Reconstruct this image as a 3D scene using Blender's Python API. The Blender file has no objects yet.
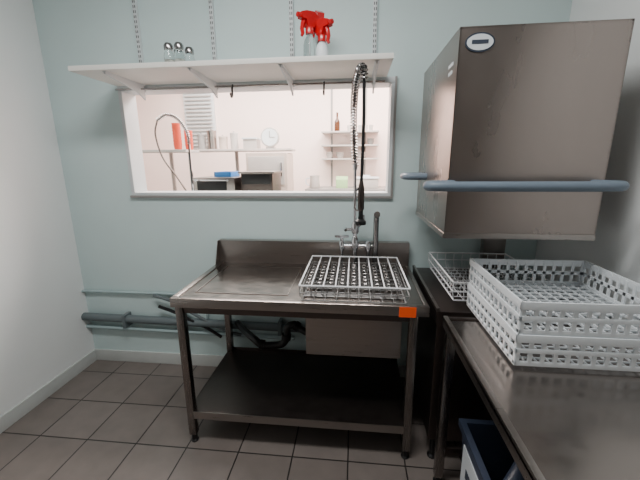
import bpy, bmesh, math, random
from mathutils import Vector, Matrix
random.seed(3)
SC=bpy.context.scene

# ---------------------------------------------------------------- materials
def lin(c):
    return tuple(((x/12.92) if x<=0.04045 else ((x+0.055)/1.055)**2.4) for x in c)
def mat(name,col,rough=.5,metal=0.,var=0.,scale=8.,stretch=(1,1,1),bump=0.,trans=0.,emit=0.,rvar=0.,ior=1.45,alpha=1.,coat=0.):
    m=bpy.data.materials.new(name); m.use_nodes=True
    nt=m.node_tree; b=nt.nodes['Principled BSDF']
    c=lin([x/255 for x in col])
    b.inputs['Base Color'].default_value=(*c,1)
    b.inputs['Roughness'].default_value=rough
    b.inputs['Metallic'].default_value=metal
    b.inputs['IOR'].default_value=ior
    b.inputs['Transmission Weight'].default_value=trans
    b.inputs['Coat Weight'].default_value=coat
    if emit>0:
        b.inputs['Emission Color'].default_value=(*c,1); b.inputs['Emission Strength'].default_value=emit
    if var>0 or bump>0 or rvar>0:
        tc=nt.nodes.new('ShaderNodeTexCoord'); mp=nt.nodes.new('ShaderNodeMapping')
        mp.inputs['Scale'].default_value=stretch
        n=nt.nodes.new('ShaderNodeTexNoise'); n.inputs['Scale'].default_value=scale; n.inputs['Detail'].default_value=5
        nt.links.new(tc.outputs['Object'],mp.inputs[0]); nt.links.new(mp.outputs[0],n.inputs[0])
        if var>0:
            r=nt.nodes.new('ShaderNodeValToRGB')
            r.color_ramp.elements[0].position=.3; r.color_ramp.elements[1].position=.7
            r.color_ramp.elements[0].color=(*[x*(1-var) for x in c],1)
            r.color_ramp.elements[1].color=(*[min(1,x*(1+var)) for x in c],1)
            nt.links.new(n.outputs[0],r.inputs[0]); nt.links.new(r.outputs[0],b.inputs['Base Color'])
        if rvar>0:
            mr=nt.nodes.new('ShaderNodeMapRange')
            mr.inputs['From Min'].default_value=.3; mr.inputs['From Max'].default_value=.7
            mr.inputs['To Min'].default_value=max(.02,rough-rvar); mr.inputs['To Max'].default_value=rough+rvar
            nt.links.new(n.outputs[0],mr.inputs[0]); nt.links.new(mr.outputs[0],b.inputs['Roughness'])
        if bump>0:
            bp=nt.nodes.new('ShaderNodeBump'); bp.inputs['Strength'].default_value=bump; bp.inputs['Distance'].default_value=.002
            nt.links.new(n.outputs[0],bp.inputs['Height']); nt.links.new(bp.outputs[0],b.inputs['Normal'])
    return m
M={}
M['wall']=mat('painted_wall',(200,219,219),.55,var=.02,scale=3,bump=.05)
M['wallw']=mat('white_painted_wall',(234,237,237),.6,var=.015,scale=3,bump=.05)
M['wallf']=mat('grey_kitchen_wall',(120,116,112),.6,var=.05,scale=2)
M['wall2']=mat('painted_wall_warm',(252,230,222),.7,var=.02,scale=3)
M['ceil']=mat('ceiling_paint',(215,216,214),.8,var=.01)
M['steel']=mat('brushed_steel',(158,152,148),.30,1,var=.03,scale=6,stretch=(1,22,22),rvar=.03)
M['steel_top']=mat('worn_steel_top',(156,148,143),.22,1,var=.03,scale=7,stretch=(2,3,3),rvar=.05)
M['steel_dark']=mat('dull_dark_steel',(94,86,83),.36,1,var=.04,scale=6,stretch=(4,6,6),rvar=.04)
M['steel_leg']=mat('leg_steel',(134,128,125),.26,1,var=.03,scale=6,stretch=(22,22,1),rvar=.03)
M['hood']=mat('hood_steel',(156,146,141),.30,1,var=.04,scale=2,stretch=(3,3,1),rvar=.05)
M['chrome']=mat('chrome',(215,215,218),.08,1,var=.03)
M['chrome_d']=mat('aged_chrome',(160,158,158),.2,1,var=.08)
M['shelf']=mat('white_laminate',(228,226,220),.45,var=.015,scale=10)
M['alu']=mat('frame_paint',(208,214,216),.4,var=.02)
M['slot']=mat('slot_shadow',(60,66,68),.8,var=.05)
M['wire']=mat('white_coated_wire',(222,225,228),.3,var=.04,scale=20)
M['wireg']=mat('nickel_wire',(165,165,165),.3,.8,var=.05,scale=20)
M['plastic']=mat('white_plastic',(222,228,232),.35,var=.02,scale=12)
M['blkplastic']=mat('black_plastic',(20,20,22),.35,var=.1)
M['pipegrey']=mat('grey_pvc',(100,110,113),.45,var=.05)
M['pipeteal']=mat('painted_conduit',(164,184,186),.5,var=.04)
M['handle']=mat('bluegrey_grip',(106,120,134),.4,var=.05)
M['orange']=mat('orange_sticker',(248,88,32),.6,var=.04,scale=20)
M['red']=mat('red_plastic',(190,4,16),.25,var=.08,scale=30,coat=.3)
M['glass']=mat('clear_glass',(235,240,240),.05,trans=1.,ior=1.3,var=.01)
M['amber']=mat('amber_glass',(90,50,24),.1,trans=.3,var=.1)
M['grain']=mat('salt_fill',(205,205,198),.8,var=.1,scale=200)
M['skirt']=mat('skirting_tile',(196,200,198),.4,var=.04)
M['bin']=mat('navy_bin',(44,52,68),.4,var=.1)
M['label']=mat('pale_label',(206,212,216),.5,var=.03)
M['ink']=mat('label_ink',(50,58,72),.6,var=.05)
M['blue']=mat('blue_plastic',(60,130,200),.4,var=.05)
M['green']=mat('green_card',(160,195,140),.6,var=.08)
M['beige']=mat('beige_enamel',(196,180,170),.4,var=.05)
M['redcup']=mat('coral_plastic',(222,84,58),.4,var=.05)
M['greym']=mat('grey_enamel',(140,138,136),.4,var=.05)
M['lgrey']=mat('pale_grey_enamel',(188,182,178),.5,var=.03)
def tiles():
    m=bpy.data.materials.new('floor_tiles'); m.use_nodes=True; nt=m.node_tree; b=nt.nodes['Principled BSDF']
    tc=nt.nodes.new('ShaderNodeTexCoord'); mp=nt.nodes.new('ShaderNodeMapping')
    mp.inputs['Location'].default_value=(-.01+3,.76+3,0)
    br=nt.nodes.new('ShaderNodeTexBrick'); br.offset=0; br.squash=1
    br.inputs['Scale'].default_value=1; br.inputs['Brick Width'].default_value=.3; br.inputs['Row Height'].default_value=.3
    br.inputs['Mortar Size'].default_value=.004; br.inputs['Mortar Smooth'].default_value=.2; br.inputs['Bias'].default_value=0
    br.inputs['Color1'].default_value=(*lin((.51,.475,.455)),1); br.inputs['Color2'].default_value=(*lin((.48,.445,.425)),1)
    br.inputs['Mortar'].default_value=(*lin((.16,.145,.14)),1)
    nt.links.new(tc.outputs['Object'],mp.inputs[0]); nt.links.new(mp.outputs[0],br.inputs['Vector'])
    n=nt.nodes.new('ShaderNodeTexNoise'); n.inputs['Scale'].default_value=9; n.inputs['Detail'].default_value=6
    nt.links.new(mp.outputs[0],n.inputs[0])
    mx=nt.nodes.new('ShaderNodeMixRGB'); mx.blend_type='MULTIPLY'; mx.inputs[0].default_value=.35
    nt.links.new(br.outputs['Color'],mx.inputs[1]); nt.links.new(n.outputs[0],mx.inputs[2])
    nt.links.new(mx.outputs[0],b.inputs['Base Color'])
    bp=nt.nodes.new('ShaderNodeBump'); bp.inputs['Strength'].default_value=.5; bp.inputs['Distance'].default_value=.003; bp.invert=True
    nt.links.new(br.outputs['Fac'],bp.inputs['Height']); nt.links.new(bp.outputs[0],b.inputs['Normal'])
    b.inputs['Roughness'].default_value=.40
    return m
M['tile']=tiles()

# ---------------------------------------------------------------- mesh builder
class B:
    def __init__(s,name): s.name=name; s.v=[]; s.f=[]; s.m=[]; s.sm=[]; s.mats=[]
    def mi(s,k):
        if k not in s.mats: s.mats.append(k)
        return s.mats.index(k)
    def add(s,vs,fs,k,smooth=False):
        o=len(s.v); s.v+= [tuple(x) for x in vs]; i=s.mi(k)
        for f in fs: s.f.append([a+o for a in f]); s.m.append(i); s.sm.append(smooth)
    def box(s,lo,hi,k,bev=0.,rot=None):
        bm=bmesh.new(); bmesh.ops.create_cube(bm,size=1)
        c=[(a+b)/2 for a,b in zip(lo,hi)]; d=[abs(b-a) for a,b in zip(lo,hi)]
        for v in bm.verts: v.co=Vector((v.co.x*d[0],v.co.y*d[1],v.co.z*d[2]))
        if bev>0: bmesh.ops.bevel(bm,geom=bm.edges[:],offset=min(bev,min(d)*.45),segments=2,affect='EDGES',profile=.7)
        if rot: bmesh.ops.transform(bm,matrix=rot,verts=bm.verts)
        for v in bm.verts: v.co+=Vector(c)
        bm.verts.index_update()
        s.add([v.co for v in bm.verts],[[v.index for v in f.verts] for f in bm.faces],k); bm.free()
    def prism(s,poly,vec,k):
        n=len(poly); vec=Vector(vec); P=[Vector(p) for p in poly]
        vs=P+[p+vec for p in P]
        fs=[list(range(n))[::-1],list(range(n,2*n))]+[[i,(i+1)%n,(i+1)%n+n,i+n] for i in range(n)]
        s.add(vs,fs,k)
    def tube(s,pts,r,k,seg=10,closed=False):
        P=[Vector(p) for p in pts]; n=len(P)
        if n<2: return
        T=[]
        for i in range(n):
            if closed: t=P[(i+1)%n]-P[i-1]
            else: t=P[min(i+1,n-1)]-P[max(i-1,0)]
            T.append(t.normalized())
        ref=Vector((0,0,1)) if abs(T[0].z)<.9 else Vector((1,0,0))
        N=(ref-T[0]*ref.dot(T[0])).normalized(); vs=[];fs=[]
        for i in range(n):
            if i>0:
                N=(N-T[i]*N.dot(T[i]))
                N=N.normalized() if N.length>1e-6 else Vector((1,0,0))
            Bn=T[i].cross(N); rr=r[i] if isinstance(r,(list,tuple)) else r
            for j in range(seg):
                a=2*math.pi*j/seg
                vs.append(P[i]+(N*math.cos(a)+Bn*math.sin(a))*rr)
        L=n if closed else n-1
        for i in range(L):
            i2=(i+1)%n
            for j in range(seg):
                j2=(j+1)%seg
                fs.append([i*seg+j,i2*seg+j,i2*seg+j2,i*seg+j2])
        s.add(vs,fs,k,True)
        if not closed:
            s.add(vs[:seg],[list(range(seg))],k); s.add(vs[-seg:],[list(range(seg))[::-1]],k)
    def cyl(s,a,b,r,k,r2=None,seg=16): s.tube([a,b],[r,r if r2 is None else r2],k,seg)
    def lathe(s,c,prof,k,seg=20,M4=None):
        c=Vector(c); vs=[];fs=[]
        for r,z in prof:
            for j in range(seg):
                a=2*math.pi*j/seg; p=Vector((r*math.cos(a),r*math.sin(a),z))
                if M4: p=M4@p
                vs.append(c+p)
        for i in range(len(prof)-1):
            for j in range(seg):
                j2=(j+1)%seg; fs.append([i*seg+j,i*seg+j2,(i+1)*seg+j2,(i+1)*seg+j])
        fs.append(list(range(seg))[::-1]); fs.append([(len(prof)-1)*seg+j for j in range(seg)])
        s.add(vs,fs,k,True)
    def finish(s,sharp=True):
        me=bpy.data.meshes.new(s.name); me.from_pydata(s.v,[],s.f)
        for k in s.mats: me.materials.append(M[k])
        for p,i,q in zip(me.polygons,s.m,s.sm): p.material_index=i; p.use_smooth=q
        me.update()
        bm=bmesh.new(); bm.from_mesh(me); bmesh.ops.recalc_face_normals(bm,faces=bm.faces); bm.to_mesh(me); bm.free()
        if hasattr(me,'set_sharp_from_angle'):
            try: me.set_sharp_from_angle(angle=math.radians(40))
            except Exception: pass
        o=bpy.data.objects.new(s.name,me); SC.collection.objects.link(o); return o
def cr(pts,n=8):
    P=[Vector(p) for p in pts]; P=[P[0]*2-P[1]]+P+[P[-1]*2-P[-2]]; out=[]
    for i in range(1,len(P)-2):
        for j in range(n):
            t=j/n; a,b,c,d=P[i-1],P[i],P[i+1],P[i+2]
            out.append(.5*((2*b)+(-a+c)*t+(2*a-5*b+4*c-d)*t*t+(-a+3*b-3*c+d)*t**3))
    out.append(P[-2]); return out
def coil(path,R,turns,per=10):
    n=len(path); L=[0]
    for i in range(1,n): L.append(L[-1]+(path[i]-path[i-1]).length)
    T=[(path[min(i+1,n-1)]-path[max(i-1,0)]).normalized() for i in range(n)]
    N=[None]*n; ref=Vector((1,0,0)); N[0]=(ref-T[0]*ref.dot(T[0])).normalized()
    for i in range(1,n): q=N[i-1]-T[i]*N[i-1].dot(T[i]); N[i]=q.normalized()
    out=[]; tot=int(turns*per); k=0
    for s in range(tot+1):
        l=L[-1]*s/tot
        while k<n-2 and L[k+1]<l: k+=1
        t=(l-L[k])/max(1e-9,L[k+1]-L[k]); p=path[k].lerp(path[k+1],t)
        nn=N[k].lerp(N[k+1],t).normalized(); bb=T[k].lerp(T[k+1],t).normalized().cross(nn)
        a=2*math.pi*s/per
        out.append(p+(nn*math.cos(a)+bb*math.sin(a))*R)
    return out

# ---------------------------------------------------------------- room shell
XL,XR,YF,HC=-1.75,1.5,-3.3,3.0
wx0,wx1,wz0,wz1=-1.24,.56,1.329,2.05
b=B('wall_back')
b.box((XL,0,0),(wx0,.12,HC),'wall'); b.box((wx1,0,0),(XR,.12,HC),'wall')
b.box((wx0,0,0),(wx1,.12,wz0),'wall'); b.box((wx0,0,wz1),(wx1,.12,HC),'wall'); b.finish()
b=B('wall_left'); b.box((XL-.1,YF,0),(XL,.12,HC),'wallw'); b.finish()
b=B('wall_right'); b.box((XR,YF,0),(XR+.1,.12,HC),'wallw'); b.finish()
b=B('wall_front'); b.box((XL-.1,YF-.1,0),(XR+.1,YF,HC),'wallf'); b.finish()
b=B('floor'); b.box((-4,YF-.1,-.1),(2.2,2.7,0),'tile'); b.finish()
b=B('ceiling'); b.box((-4,YF-.1,HC),(2.2,2.7,HC+.1),'ceil'); b.finish()
b=B('wall_far'); b.box((-4,2.5,0),(2.2,2.6,HC),'wall2'); b.finish()
b=B('wall_far_left'); b.box((-3.6,.12,0),(-3.5,2.5,HC),'wall2'); b.finish()
b=B('wall_far_right'); b.box((1.6,.12,0),(1.7,2.5,HC),'wall2'); b.finish()
b=B('baseboard_back'); b.box((XL,-.012,0),(XR,0,.095),'skirt',.003); b.finish()
b=B('baseboard_left'); b.box((XL,YF,0),(XL+.012,-.012,.095),'skirt',.003); b.finish()
b=B('window_1'); t=.035
b.box((wx0,-.015,wz0),(wx1,.13,wz0+t*.7),'alu',.004); b.box((wx0,-.015,wz1-t),(wx1,.13,wz1),'alu',.004)
b.box((wx1-t*.75,-.015,wz0+t*.7),(wx1,.13,wz1-t),'alu',.004); b.box((wx0,-.015,wz0+t*.7),(wx0+t*.75,.13,wz1-t),'alu',.004)
b.box((wx0-.01,-.022,wz0-.012),(wx1+.008,-.001,wz0+.004),'greym',.003)
b.box((wx1-.006,-.022,wz0),(wx1+.008,-.001,wz1),'greym',.003)
b.finish()

# ---------------------------------------------------------------- wall shelf
b=B('wall_shelf')
shz=2.045; b.box((-1.24,-.396,shz),(.504,-.024,shz+.026),'shelf',.003)
SX=[-1.05,-.561,-.07,.425]
for x in SX:
    b.box((x-.012,-.024,shz-.04),(x+.012,-.016,HC-.2),'alu',.002); b.box((x-.012,-.016,wz1+.005),(x+.012,0,HC-.2),'alu')
    z=shz+.05
    while z<HC-.25:
        for dx in (-.0055,.0055): b.box((x+dx-.0022,-.0255,z),(x+dx+.0022,-.0235,z+.015),'slot')
        z+=.028
    b.prism([(x-.005,-.02,shz),(x-.005,-.37,shz),(x-.005,-.37,shz-.014),(x-.005,-.10,shz-.055),(x-.005,-.02,shz-.09)],(.010,0,0),'alu')
    b.box((x-.012,-.37,shz-.004),(x+.012,-.024,shz),'alu')
b.tube([(-1.22,-.06,shz-.030),(.49,-.06,shz-.030)],.006,'chrome_d',8)
for x in (-.44,.13,.30):
    b.tube(cr([(x,-.06,shz-.024),(x,-.075,shz-.05),(x,-.075,shz-.085),(x,-.095,shz-.10),(x,-.11,shz-.08)],5),.006,'blkplastic',6)
b.finish()
ST=shz+.027
def shaker(x,y):
    b=B('glass_salt_shaker'); q=1.12
    P=lambda L:[(r*q,z*q) for r,z in L]
    b.lathe((x,y,ST),P([(.0,.0),(.022,.0),(.025,.006),(.025,.05),(.018,.068),(.018,.074),(0,.074)]),'glass',16)
    b.lathe((x,y,ST),P([(0,.004),(.019,.004),(.021,.03),(0,.031)]),'grain',14)
    b.lathe((x,y,ST),P([(0,.075),(.021,.075),(.022,.094),(.015,.105),(0,.108)]),'chrome_d',16)
    return b.finish()
shaker(-.705,-.30); shaker(-.645,-.30); shaker(-.69,-.22); shaker(-.625,-.22)
def spray(x,y,ang,body,h):
    b=B('spray_bottle'); R=Matrix.Rotation(ang,4,'Z'); O=Vector((x,y,ST))
    b.lathe(O,[(0,0),(.030,0),(.034,.008),(.034,h*.55),(.028,h*.72),(.016,h*.86),(.014,h),(0,h)],body,20)
    if body=='glass': b.tube([O+Vector((0,0,.01)),O+Vector((0,0,h))],.003,'wire',6)
    b.lathe(O+Vector((0,0,h)),[(0,-.012),(.022,-.012),(.022,.018),(.018,.026),(0,.026)],'red',18)
    def T(p): return O+Vector((0,0,h))+ (R@Vector(p))
    prof=[(-.045,.045),(-.052,.075),(-.02,.095),(.03,.09),(.062,.078),(.062,.052),(.03,.05),(.02,.02),(-.02,.02),(-.028,.035)]
    w=.019; P=[T((px,-w,pz)) for px,pz in prof]; b.prism(P,R@Vector((0,2*w,0)),'red')
    b.cyl(T((.06,0,.066)),T((.078,0,.066)),.014,'red',.012,12)
    b.tube([T(p) for p in [(.032,0,.055),(.045,0,.03),(.050,0,.005),(.045,0,-.015),(.052,0,-.028)]],[.013,.012,.011,.010,.008],'red',8)
    return b.finish()
spray(.072,-.27,math.radians(225),'glass',.150); spray(.136,-.26,math.radians(-40),'plastic',.115)
spray(.104,-.17,math.radians(120),'glass',.185)

# ---------------------------------------------------------------- work table with sink
H=.88; x0,x1,y0,y1=-.61,.685,-.723,-.05
b=B('stainless_sink_table')
hx0,hx1,hy0,hy1=.085,.565,-.64,-.17
t=.012
b.box((x0+.03,y0+.03,H-t-.006),(hx0,y1,H-.006),'steel_top'); b.box((hx1,y0+.03,H-t-.006),(x1,y1,H-.006),'steel_top')
b.box((hx0,y0+.03,H-t-.006),(hx1,hy0,H-.006),'steel_top'); b.box((hx0,hy1,H-t-.006),(hx1,y1,H-.006),'steel_top')
b.box((x0,y0,H-.05),(x1,y0+.032,H),'steel',.004)
b.box((x0,y0+.032,H-.05),(x0+.032,y1,H),'steel',.004)
b.box((x1-.02,y0+.032,H-.05),(x1,y1,H-.002),'steel',.003)
b.box((x0+.09,y0+.10,H-.0062),(hx0-.10,y0+.104,H-.003),'steel'); b.box((x0+.09,y1-.104,H-.0062),(hx0-.10,y1-.10,H-.003),'steel')
b.box((x0+.09,y0+.10,H-.0062),(x0+.094,y1-.10,H-.003),'steel'); b.box((hx0-.104,y0+.10,H-.0062),(hx0-.10,y1-.10,H-.003),'steel')
b.box((x0,y1-.018,H-.05),(x1,y1,H+.15),'steel',.003); b.box((x0,y1-.018,H+.143),(x1,y1+.035,H+.152),'steel',.003)
b.prism([(x0,y1-.01,H+.15),(x0,y1-.01,H-.01),(x0,y1-.10,H-.01),(x0,y1-.035,H+.15)],(.004,0,0),'steel')
sz=.565; w=.006
b.box((hx0-w,hy0-w,sz),(hx1+w,hy0,H-.018),'steel',.002); b.box((hx0-w,hy1,sz),(hx1+w,hy1+w,H-.018),'steel')
b.box((hx0-w,hy0,sz),(hx0,hy1,H-.018),'steel'); b.box((hx1,hy0,sz),(hx1+w,hy1,H-.018),'steel')
b.box((hx0-w,hy0-w,sz-.012),(hx1+w,hy1+w,sz),'steel',.005)
b.lathe((.2,-.4,sz),[(0,.001),(.04,.001),(.04,.004),(.03,.003),(0,.002)],'chrome',16)
LX=(-.568,.615); LY=(-.70,-.10)
for lx in LX:
    for ly in LY:
        b.box((lx-.02,ly-.02,.05),(lx+.02,ly+.02,H-.05),'steel_leg',.004)
        b.lathe((lx,ly,0),[(0,0),(.02,0),(.022,.008),(.016,.014),(.014,.05),(0,.05)],'blkplastic',14)
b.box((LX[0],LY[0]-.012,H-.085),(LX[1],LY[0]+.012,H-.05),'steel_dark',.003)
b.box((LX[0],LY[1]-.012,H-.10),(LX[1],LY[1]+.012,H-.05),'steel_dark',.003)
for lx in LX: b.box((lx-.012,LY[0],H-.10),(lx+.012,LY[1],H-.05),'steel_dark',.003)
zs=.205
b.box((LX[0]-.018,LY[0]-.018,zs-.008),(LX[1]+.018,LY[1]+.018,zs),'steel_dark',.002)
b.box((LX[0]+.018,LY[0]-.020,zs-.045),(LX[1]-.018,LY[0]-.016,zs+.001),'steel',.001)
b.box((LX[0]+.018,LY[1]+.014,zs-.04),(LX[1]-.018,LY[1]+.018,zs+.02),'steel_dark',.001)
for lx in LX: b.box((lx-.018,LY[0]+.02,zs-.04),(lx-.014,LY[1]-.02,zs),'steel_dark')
b.tube(cr([(.2,-.4,.558),(.2,-.4,.52),(.17,-.38,.50),(.05,-.33,.50),(-.02,-.30,.52)],6),.022,'blkplastic',12)
b.tube(cr([(-.02,-.30,.52),(-.05,-.30,.54),(-.09,-.30,.52),(-.10,-.30,.45),(-.13,-.30,.40),(-.2,-.30,.385),(-.27,-.30,.385),(-.32,-.28,.41),(-.40,-.2,.41),(-.47,-.12,.41)],6),.024,'blkplastic',12)
for p,q in (((-.02,-.30,.52),(-.045,-.30,.538)),((-.10,-.30,.47),(-.104,-.30,.435)),((-.25,-.3,.385),(-.28,-.3,.389))): b.cyl(p,q,.032,'blkplastic',seg=14)
b.tube([(-.47,-.12,.41),(-.50,-.09,.42),(-.51,-.08,.42)],.022,'blkplastic',12)
tab=b.finish()
b=B('orange_sticker'); b.box((.543,y0-.0018,H-.054),(.543+.080,y0-.0003,H-.002),'orange'); b.finish()

b=B('wall_pipework')
b.tube([(XL,-.045,.40),(.55,-.045,.37)],.030,'pipegrey',12)
b.tube([(XL,-.03,.31),(-.1,-.03,.29)],.016,'pipeteal',10)
b.tube(cr([(-1.15,-.05,.60),(-1.0,-.05,.55),(-.85,-.05,.46),(-.70,-.055,.38),(-.6,-.05,.33),(-.5,-.04,.30)],6),.012,'pipegrey',8)
b.tube(cr([(-1.12,-.05,.51),(-.98,-.05,.46),(-.85,-.06,.40),(-.75,-.055,.35),(-.65,-.05,.28)],6),.012,'blkplastic',8)
b.tube([(XL,-.02,.60),(-.78,-.02,.60),(-.76,-.02,.58),(-.76,-.02,.42)],.010,'pipeteal',8)
for x in (-1.4,-.95,-.2,.3): b.box((x-.012,-.08,.33),(x+.012,0,.435),'pipegrey',.003)
b.finish()

# ---------------------------------------------------------------- wire dish racks
def wire_rack(name,rx0,rx1,ry0,ry1,z,h,nx,ny,k='wire',r=.003,ktop=None):
    b=B(name); kt=ktop or k
    def loop(zz,rad,inset=0,k=k): 
        a,c,d,e=rx0+inset,rx1-inset,ry0+inset,ry1-inset
        b.tube([(a,d,zz),(c,d,zz)],rad,k,6);b.tube([(a,e,zz),(c,e,zz)],rad,k,6);b.tube([(a,d,zz),(a,e,zz)],rad,k,6);b.tube([(c,d,zz),(c,e,zz)],rad,k,6)
    loop(z+.004,.004,.012); loop(z+h*.55,.003); loop(z+h,.0045,0,kt)
    for i in range(nx+1):
        x=rx0+(rx1-rx0)*i/nx; xi=rx0+.012+(rx1-rx0-.024)*i/nx
        b.tube([(x,ry0,z+h),(x,ry0,z+h*.5),(xi,ry0+.012,z+.004),(xi,ry1-.012,z+.004),(x,ry1,z+h*.5),(x,ry1,z+h)],r*.8,k,5)
    for j in range(1,ny):
        y=ry0+(ry1-ry0)*j/ny
        b.tube([(rx0,y,z+h),(rx0+.012,y,z+.004),(rx1-.012,y,z+.004),(rx1,y,z+h)],r*.8,k,5)
    return b
b=wire_rack('wire_dish_rack',.062,.590,-.715,-.19,H+.002,.085,9,6,'wireg',.0028,'wire')
z=H+.002
for i in range(1,9):
    x=.062+.528*i/9
    b.tube([(x,-.715,z+.085),(x,-.19,z+.085)],.0036,'wire',6)
# rows of upright looped plate tines between the rods
for j in range(1,10):
    y=-.715+.525*j/10
    b.tube([(.068,y,z+.012),(.584,y,z+.012)],.0024,'wireg',5)
    for i in range(9):
        xc=.062+.528*(i+.5)/9
        b.tube([(xc-.019,y,z+.012),(xc-.013,y-.006,z+.055),(xc-.006,y-.008,z+.066),(xc+.006,y-.008,z+.066),(xc+.013,y-.006,z+.055),(xc+.019,y,z+.012)],.0028,'wireg',5)
b.finish()

# ---------------------------------------------------------------- pre-rinse faucet
b=B('pre_rinse_faucet'); fx,fy=.33,-.115
b.cyl((fx,fy,H-.006),(fx,fy,H+.02),.028,'chrome',.022)
b.cyl((fx,fy,H+.02),(fx,fy,1.14),.014,'chrome')
b.lathe((fx,fy,1.0),[(0,-.0),(.022,0),(.026,.02),(.026,.05),(.02,.075),(.014,.085),(0,.085)],'chrome')
b.cyl((fx-.085,fy,1.02),(fx+.085,fy,1.02),.013,'chrome')
for sx in (-1,1):
    b.lathe((fx+sx*.085,fy,.99),[(0,0),(.017,0),(.019,.02),(.019,.05),(.012,.062),(0,.064)],'chrome')
    b.cyl((fx+sx*.085,fy,H-.006),(fx+sx*.085,fy,.99),.009,'chrome',seg=10)
b.cyl((fx-.085,fy,1.05),(fx-.085,fy,1.075),.011,'chrome')
b.tube([(fx-.13,fy-.02,1.088),(fx-.085,fy,1.08),(fx-.04,fy+.005,1.084)],[.008,.013,.008],'chrome',8)
b.lathe((fx,fy,1.10),[(0,0),(.018,0),(.026,.015),(.026,.06),(.016,.08),(0,.08)],'chrome')
b.cyl((fx-.015,fy,1.13),(fx-.06,fy-.01,1.13),.010,'chrome',seg=10)
b.tube([(fx-.06,fy-.035,1.13),(fx-.065,fy-.01,1.13),(fx-.06,fy+.02,1.13)],.010,'chrome',8)
b.cyl((fx+.015,fy,1.15),(fx+.04,fy-.01,1.18),.014,'chrome',seg=10)
b.lathe((fx+.042,fy-.012,1.17),[(0,0),(.016,0),(.021,.02),(.016,.055),(0,.06)],'chrome')
b.cyl((fx-.003,fy,1.18),(fx-.006,fy,1.52),.0095,'chrome')
b.cyl((fx-.006,fy,1.31),(fx-.006,-.024,1.31),.006,'chrome',seg=8)
b.tube(cr([(fx,fy,1.40),(fx+.01,fy-.12,1.41),(fx+.02,-.34,1.41),(fx+.026,-.41,1.40)],5),.005,'chrome',8)
b.lathe((fx-.006,fy,1.50),[(0,0),(.014,0),(.016,.03),(.014,.045),(0,.045)],'chrome')
path=cr([(fx-.006,fy,1.53),(fx-.016,fy-.02,1.68),(fx-.020,fy-.08,1.82),(fx-.012,fy-.19,1.94),(fx+.008,fy-.28,2.0),(fx+.026,fy-.335,1.99),(fx+.030,fy-.35,1.93)],10)
b.tube(path,.007,'blkplastic',8)
b.tube(coil(path,.018,40,10),.0042,'chrome_d',6)
hs=cr([path[-1],(fx+.032,fy-.352,1.75),(fx+.030,fy-.350,1.6),(fx+.027,fy-.345,1.45)],6)
b.tube(hs,.0085,'blkplastic',8)
hx,hy=fx+.027,fy-.345
b.lathe((hx,hy,1.225),[(0,0),(.028,0),(.030,.008),(.028,.02),(.015,.03),(.012,.05),(.012,.075),(0,.076)],'blkplastic',18)
b.lathe((hx,hy,1.30),[(0,0),(.012,0),(.017,.01),(.017,.11),(.012,.14),(.009,.155),(0,.155)],'steel_dark',16)
b.tube(cr([(hx,hy,1.295),(hx-.03,hy-.01,1.31),(hx-.034,hy-.012,1.36),(hx-.022,hy-.005,1.41),(hx,hy,1.425)],5),.0045,'chrome',8)
sx=.462
b.cyl((sx,fy,H-.006),(sx,fy,H+.02),.028,'chrome'); b.tube(cr([(sx,fy,H+.02),(sx,fy,1.12),(sx,fy,1.19),(sx,fy-.012,1.225),(sx,fy-.05,1.235)],6),.0175,'chrome_d',14)
b.cyl((sx,fy-.048,1.235),(sx,fy-.062,1.235),.020,'chrome',seg=14)
b.cyl((fx+.085,fy,1.02),(sx,fy,1.02),.011,'chrome',seg=10)
b.finish()

# ---------------------------------------------------------------- hood dishwasher
b=B('hood_dishwasher')
X0,X1,Y0,Y1,Z0,Z1=.708,1.31,-.774,-.10,1.231,2.042
th=.012
b.box((X0,Y0,Z0),(X0+th,Y1,Z1),'hood',.004); b.box((X1-th,Y0,Z0),(X1,Y1,Z1),'hood',.004)
b.box((X0,Y0,Z0),(X1,Y0+th,Z1),'hood',.004); b.box((X0,Y1-th,Z0),(X1,Y1,Z1),'hood',.004)
b.box((X0,Y0,Z1-th),(X1,Y1,Z1),'hood',.004)
b.box((X0,Y0-.004,Z0-.004),(X1,Y0+.016,Z0+.02),'steel',.004)
b.box((X0-.004,Y0,Z0-.004),(X0+.014,Y1,Z0+.018),'steel',.003)
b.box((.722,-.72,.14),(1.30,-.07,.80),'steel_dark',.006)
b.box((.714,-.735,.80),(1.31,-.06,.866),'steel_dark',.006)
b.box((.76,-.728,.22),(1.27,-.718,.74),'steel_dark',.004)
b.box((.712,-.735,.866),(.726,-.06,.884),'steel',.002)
for x in (.76,1.26):
    for y in (-.68,-.11): b.lathe((x,y,0),[(0,0),(.024,0),(.026,.01),(.016,.02),(.016,.14),(0,.14)],'blkplastic',14)
b.box((1.14,-.09,.86),(1.27,-.03,2.06),'steel',.005)
b.tube(cr([(X0+.005,-.20,1.47),(.64,-.20,1.47),(.605,-.22,1.47),(.595,-.27,1.47),(.605,-.32,1.47),(.64,-.34,1.47),(X0+.005,-.34,1.47)],5),.018,'handle',10)
b.tube(cr([(.73,Y0+.005,1.455),(.67,-.79,1.455),(.625,-.82,1.455),(.615,-.85,1.455),(.65,-.875,1.455),(.80,-.885,1.455),(1.15,-.885,1.455),(1.29,-.875,1.455),(1.32,-.84,1.455),(1.30,-.80,1.455),(1.26,Y0+.005,1.455)],6),.0195,'handle',12)
b.lathe((X0+.075,Y0-.001,1.985),[(0,0),(1,0),(1,.003),(0,.003)],'ink',28,Matrix.Rotation(math.pi/2,4,'X')@Matrix.Diagonal((.054,.034,1,1)))
b.lathe((X0+.075,Y0-.0035,1.985),[(0,0),(1,0),(1,.002),(0,.002)],'label',28,Matrix.Rotation(math.pi/2,4,'X')@Matrix.Diagonal((.048,.028,1,1)))
b.box((X0+.045,Y0-.0065,1.979),(X0+.105,Y0-.0052,1.993),'ink')
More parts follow.
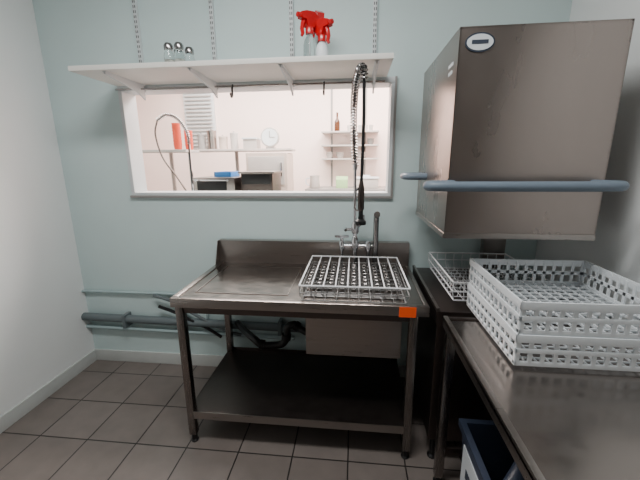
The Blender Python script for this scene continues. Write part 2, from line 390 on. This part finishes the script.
for i,(yy,w) in enumerate(((-.68,.07),(-.68,.055))): b.box((X0-.0015,yy-w/2,1.925-i*.03),(X0,yy+w/2,1.938-i*.03),'label')
b.finish()
b=wire_rack('wire_cutlery_rack',.80,1.26,-.66,-.12,.886,.10,9,9)
for j in range(1,9):
    y=-.66+.54*j/9
    for i in range(1,9):
        x=.80+.46*i/9; b.tube([(x-.01,y,.89),(x,y,.945),(x+.01,y,.89)],.002,'wire',4)
b.finish()

# ---------------------------------------------------------------- outlet table towards the camera
b=B('stainless_outlet_table')
tx0,tx1,ty0,ty1=.725,1.40,-1.75,-.80; TH=.875
b.box((tx0,ty0,TH-.014),(tx1,ty1,TH-.006),'steel_top'); b.box((tx0,ty0,TH-.045),(tx0+.02,ty1,TH+.004),'steel',.004)
b.box((tx1-.02,ty0,TH-.045),(tx1,ty1,TH+.003),'steel',.004); b.box((tx0,ty0,TH-.045),(tx1,ty0+.02,TH+.004),'steel',.004)
b.box((tx0,ty1-.02,TH-.045),(tx1,ty1,TH),'steel_dark',.003)
for x in (tx0+.03,tx1-.04):
    for y in (ty1-.03,ty0+.05):
        b.box((x-.02,y-.02,.04),(x+.02,y+.02,TH-.04),'steel_leg',.004); b.lathe((x,y,0),[(0,0),(.02,0),(.022,.008),(.014,.014),(.014,.04),(0,.04)],'blkplastic',12)
b.box((tx0+.02,ty1-.04,.17),(tx1-.03,ty1-.02,.21),'steel_dark',.003)
b.finish()
def crate(z,k=0):
    b=B('plastic_dish_crate'); a0,a1,c0,c1=.86,1.36,-1.17,-.67; h=.115
    for (zz,hh,ins) in ((z,.016,.004),(z+.048,.016,.002),(z+h-.028,.028,0)):
        b.box((a0+ins,c0+ins,zz),(a1-ins,c0+ins+.008,zz+hh),'plastic',.002); b.box((a0+ins,c1-ins-.008,zz),(a1-ins,c1-ins,zz+hh),'plastic',.002)
        b.box((a0+ins,c0+ins,zz),(a0+ins+.008,c1-ins,zz+hh),'plastic',.002); b.box((a1-ins-.008,c0+ins,zz),(a1-ins,c1-ins,zz+hh),'plastic',.002)
    n=12
    for i in range(n+1):
        u=a0+.006+(a1-a0-.026)*i/n; v=c0+.006+(c1-c0-.026)*i/n
        for y in (c0+.004,c1-.010): b.box((u,y,z+.004),(u+.013,y+.006,z+h-.006),'plastic')
        for x in (a0+.004,a1-.010): b.box((x,v,z+.004),(x+.006,v+.013,z+h-.006),'plastic')
        b.box((u,c0+.01,z+.002),(u+.004,c1-.01,z+.008),'plastic'); b.box((a0+.01,v,z+.002),(a1-.01,v+.004,z+.008),'plastic')
    return b.finish()
crate(.880); crate(.996)
b=B('waste_bin')
bx0,bx1,by0,by1=.785,1.12,-1.36,-.99
def ring(z,ins): return [(bx0+ins,by0+ins,z),(bx1-ins,by0+ins,z),(bx1-ins,by1-ins,z),(bx0+ins,by1-ins,z)]
pr=[(0,.03),(.47,.0),(.47,-.012),(.50,-.012),(.50,.012),(.03,.04)]
vs=[];fs=[]
for z,i in pr: vs+=ring(z,i)
for q in range(len(pr)-1):
    for j in range(4): fs.append([q*4+j,q*4+(j+1)%4,(q+1)*4+(j+1)%4,(q+1)*4+j])
fs.append([0,1,2,3]); fs.append([20,21,22,23])
b.add(vs,fs,'bin')
b.tube(cr([(bx0+.02,by0+.03,.495),(bx0+.10,by0+.1,.54),(bx0+.18,by0+.19,.55),(bx1-.05,by1-.05,.51)],5),.03,'bin',10)
b.box((bx0-.001,by0+.06,.16),(bx0+.016,by1-.04,.42),'label'); b.box((bx0-.003,by0+.09,.31),(bx0,by1-.09,.35),'ink'); b.box((bx0+.06,by0-.001,.12),(bx1-.06,by0+.012,.34),'label')
b.finish()

# ---------------------------------------------------------------- the other room
b=B('far_wall_shelving')
for z in (1.94,1.77,1.60): b.box((-.12,2.26,z-.018),(.62,2.498,z),'lgrey',.002)
for x in (.0,.45):
    b.box((x-.012,2.488,1.2),(x+.012,2.4995,2.5),'greym',.002)
    for z in (1.94,1.77,1.60): b.prism([(x-.004,2.49,z-.018),(x-.004,2.28,z-.018),(x-.004,2.49,z-.08)],(.008,0,0),'greym')
b.finish()
b=B('amber_bottle'); b.lathe((.08,2.36,1.942),[(0,0),(.034,0),(.036,.01),(.036,.12),(.014,.165),(.013,.22),(.015,.222),(.015,.235),(0,.235)],'amber',18); b.finish()
b=B('stacked_bowls')
for i,(x,z,r) in enumerate(((.36,1.772,.07),(.52,1.772,.05),(-.02,1.602,.05),(.12,1.602,.055),(.40,1.602,.07))):
    for q in range(3): b.lathe((x,2.37,z+q*.018),[(0,0),(r*.5,0),(r,.04),(r-.006,.04),(r*.45,.008),(0,.008)],'lgrey' if i!=1 else 'greym',18)
b.finish()
b=B('drinking_glasses')
for i in range(5):
    b.lathe((.24+i*.07,2.33,1.942),[(0,0),(.022,0),(.028,.07),(.026,.07),(.02,.006),(0,.006)],'lgrey',14)
b.finish()
b=B('far_counter')
b.box((-.30,1.95,1.18),(.75,2.49,1.22),'greym',.004); b.box((-.28,1.98,0),(.73,2.49,1.18),'lgrey',.004)
for x in (-.03,.22,.47): b.box((x-.11,1.972,.3),(x+.11,1.98,1.12),'shelf',.003)
b.finish()
b=B('white_food_container')
b.box((.32,2.1,1.222),(.62,2.35,1.34),'lgrey',.015); b.box((.31,2.09,1.34),(.63,2.36,1.36),'plastic',.008); b.box((.42,2.2,1.36),(.52,2.24,1.385),'plastic',.006)
b.finish()
b=B('green_carton'); b.box((.08,2.12,1.222),(.23,2.24,1.33),'green',.004); b.prism([(.08,2.12,1.33),(.23,2.12,1.33),(.23,2.18,1.37),(.08,2.18,1.37)],(0,.06,0),'green'); b.finish()
b=B('white_pitcher'); b.lathe((-.2,2.15,1.222),[(0,0),(.06,0),(.07,.02),(.06,.12),(.065,.16),(.058,.16),(.05,.1),(0,.02)],'lgrey',18)
b.tube(cr([(-.26,2.15,1.35),(-.31,2.15,1.34),(-.31,2.15,1.28),(-.265,2.15,1.25)],5),.008,'plastic',8); b.finish()
b=B('kitchen_bench')
b.box((-1.9,.42,1.16),(-.3,1.0,1.20),'steel',.004)
for x in (-1.85,-1.1,-.35):
    for y in (.5,.95): b.box((x-.02,y-.02,0),(x+.02,y+.02,1.16),'steel_leg')
b.box((-1.85,.48,.25),(-.35,.97,.27),'steel')
b.finish()
b=B('countertop_oven')
b.box((-1.06,.54,1.217),(-.69,.92,1.43),'steel',.01); b.box((-1.02,.532,1.27),(-.76,.542,1.40),'blkplastic',.004)
b.box((-1.03,.51,1.405),(-.73,.52,1.415),'chrome',.003)
for x in (-1.02,-.74): b.box((x-.005,.51,1.40),(x+.005,.545,1.418),'chrome'); b.lathe((x,.6,1.202),[(0,0),(.015,0),(.015,.016),(0,.016)],'blkplastic',10); b.lathe((x,.85,1.202),[(0,0),(.015,0),(.015,.016),(0,.016)],'blkplastic',10)
b.finish()
b=B('coffee_grinder_station')
b.box((-.66,.62,1.202),(-.38,.95,1.46),'steel_dark',.008); b.box((-.65,.612,1.37),(-.40,.622,1.45),'blkplastic',.003); b.box((-.68,.60,1.46),(-.36,.97,1.475),'steel',.003)
b.box((-.60,.605,1.25),(-.50,.62,1.32),'chrome_d',.003)
b.finish()
b=B('beige_serving_cabinet'); b.box((-.93,1.6,.0),(-.45,2.0,1.66),'beige',.01); b.box((-.90,1.59,1.30),(-.48,1.602,1.62),'lgrey',.004); b.box((-.52,1.57,1.40),(-.505,1.592,1.55),'chrome',.002); b.finish()
b=B('storage_shelf')
b.box((-2.1,1.70,1.685),(-.42,2.02,1.71),'lgrey',.003)
b.box((-2.08,2.005,0),(-2.04,2.03,1.685),'lgrey'); b.box((-1.2,2.005,0),(-1.16,2.03,1.685),'lgrey')
b.finish()
b=B('wall_clock'); b.lathe((-.68,1.80,1.84),[(0,0),(.11,0),(.115,.01),(.11,.03),(0,.03)],'lgrey',28,Matrix.Rotation(math.pi/2,4,'X')); b.lathe((-.68,1.768,1.84),[(0,0),(.095,0),(.095,.003),(0,.003)],'plastic',28,Matrix.Rotation(math.pi/2,4,'X'))
b.box((-.683,1.762,1.84),(-.677,1.764,1.91),'greym'); b.box((-.68,1.762,1.837),(-.62,1.764,1.843),'greym'); b.box((-.73,1.77,1.712),(-.63,1.84,1.728),'greym',.003); b.finish()
b=B('white_storage_box'); b.box((-1.0,1.75,1.712),(-.84,1.95,1.82),'lgrey',.006); b.box((-1.01,1.74,1.82),(-.83,1.96,1.84),'label',.004); b.finish()
b=B('food_canisters')
for x,h,r,k in ((-1.55,.16,.05,'greym'),(-1.42,.20,.055,'steel'),(-1.28,.13,.05,'beige'),(-1.14,.17,.045,'lgrey')):
    b.lathe((x,1.85,1.712),[(0,0),(r,0),(r,h),(r+.004,h),(r+.004,h+.02),(.01,h+.026),(.01,h+.04),(0,h+.04)],k,18)
b.finish()
b=B('blue_tray'); b.box((-.90,.62,1.432),(-.75,.85,1.442),'blue',.003)
for q in ((-.90,.62,-.89,.85),(-.76,.62,-.75,.85),(-.90,.62,-.75,.63),(-.90,.84,-.75,.85)): b.box((q[0],q[1],1.437),(q[2],q[3],1.475),'blue',.003)
b.finish()
b=B('side_shelf'); b.box((-1.75,.55,1.645),(-1.10,.80,1.665),'lgrey',.003)
for x in (-1.7,-1.13): b.box((x-.01,.66,1.202),(x+.01,.68,1.645),'greym')
b.finish()
b=B('cup_stack')
for (cx,cy,n) in ((-1.235,.68,7),(-1.165,.75,5)):
    for q in range(n): b.lathe((cx,cy,1.667+q*.028),[(0,0),(.030,0),(.037,.055),(.034,.055),(.028,.01),(0,.01)],'redcup',18)
b.finish()
b=B('bar_spray_hose'); yy=.46
b.tube([(-1.02,yy,1.202),(-1.02,yy,1.70)],.010,'chrome',8)
pth=cr([(-1.02,yy,1.70),(-1.03,yy,1.80),(-1.10,yy,1.90),(-1.19,yy,1.93),(-1.27,yy,1.89)],8); b.tube(pth,.006,'blkplastic',6); b.tube(coil(pth,.013,30,8),.003,'chrome_d',5)
b.tube(cr([pth[-1],(-1.30,yy,1.78),(-1.26,yy,1.6),(-1.16,yy,1.45),(-1.08,yy,1.32)],6),.007,'steel_dark',7)
b.finish()
b=B('window_2')
b.box((-2.05,2.46,1.75),(-1.62,2.499,2.6),'alu',.004)
for i in range(16):
    z=1.79+i*.05; b.box((-2.02,2.43,z),(-1.65,2.46,z+.005),'lgrey',0,Matrix.Rotation(.5,4,'X'))
b.finish()

# ---------------------------------------------------------------- lights
def area(name,loc,rot,sx,sy,e,col):
    l=bpy.data.lights.new(name,'AREA'); l.shape='RECTANGLE'; l.size=sx; l.size_y=sy; l.energy=e; l.color=col
    o=bpy.data.objects.new(name,l); o.location=loc; o.rotation_euler=rot; SC.collection.objects.link(o); return o
area('ceiling_light_near',(-.1,-1.4,2.93),(0,0,0),1.3,.35,46,(1,.99,.97))
area('ceiling_light_far_a',(-.6,1.3,2.93),(0,0,0),2.6,.8,225,(1,.90,.84))
area('ceiling_light_far_b',(.8,1.6,2.93),(0,0,0),.8,1.0,66,(1,.90,.84))
b=B('ceiling_lamp_housing')
b.box((-.78,-1.60,2.94),(.58,-1.20,3.0),'alu',.01); b.finish()
b=B('far_ceiling_lamp_housing')
b.box((-1.95,.88,2.94),(.72,1.72,3.0),'alu',.01); b.finish()
w=bpy.data.worlds.new('world'); SC.world=w; w.use_nodes=True
w.node_tree.nodes['Background'].inputs[0].default_value=(.5,.55,.6,1); w.node_tree.nodes['Background'].inputs[1].default_value=.15

# ---------------------------------------------------------------- camera
yaw,pit,rol=.105,.23,-.008
F=Vector((-math.sin(yaw)*math.cos(pit),math.cos(yaw)*math.cos(pit),-math.sin(pit)))
R=Vector((math.cos(yaw),math.sin(yaw),0)); U=R.cross(F)
R2=math.cos(rol)*R+math.sin(rol)*U; U2=-math.sin(rol)*R+math.cos(rol)*U
m=Matrix((R2,U2,-F)).transposed().to_4x4(); m.translation=Vector((.324,-2.217,1.55))
cam=bpy.data.cameras.new('camera'); co=bpy.data.objects.new('camera',cam); SC.collection.objects.link(co)
co.matrix_world=m; cam.sensor_width=36; cam.lens=36*332/640; cam.clip_start=.05
SC.camera=co
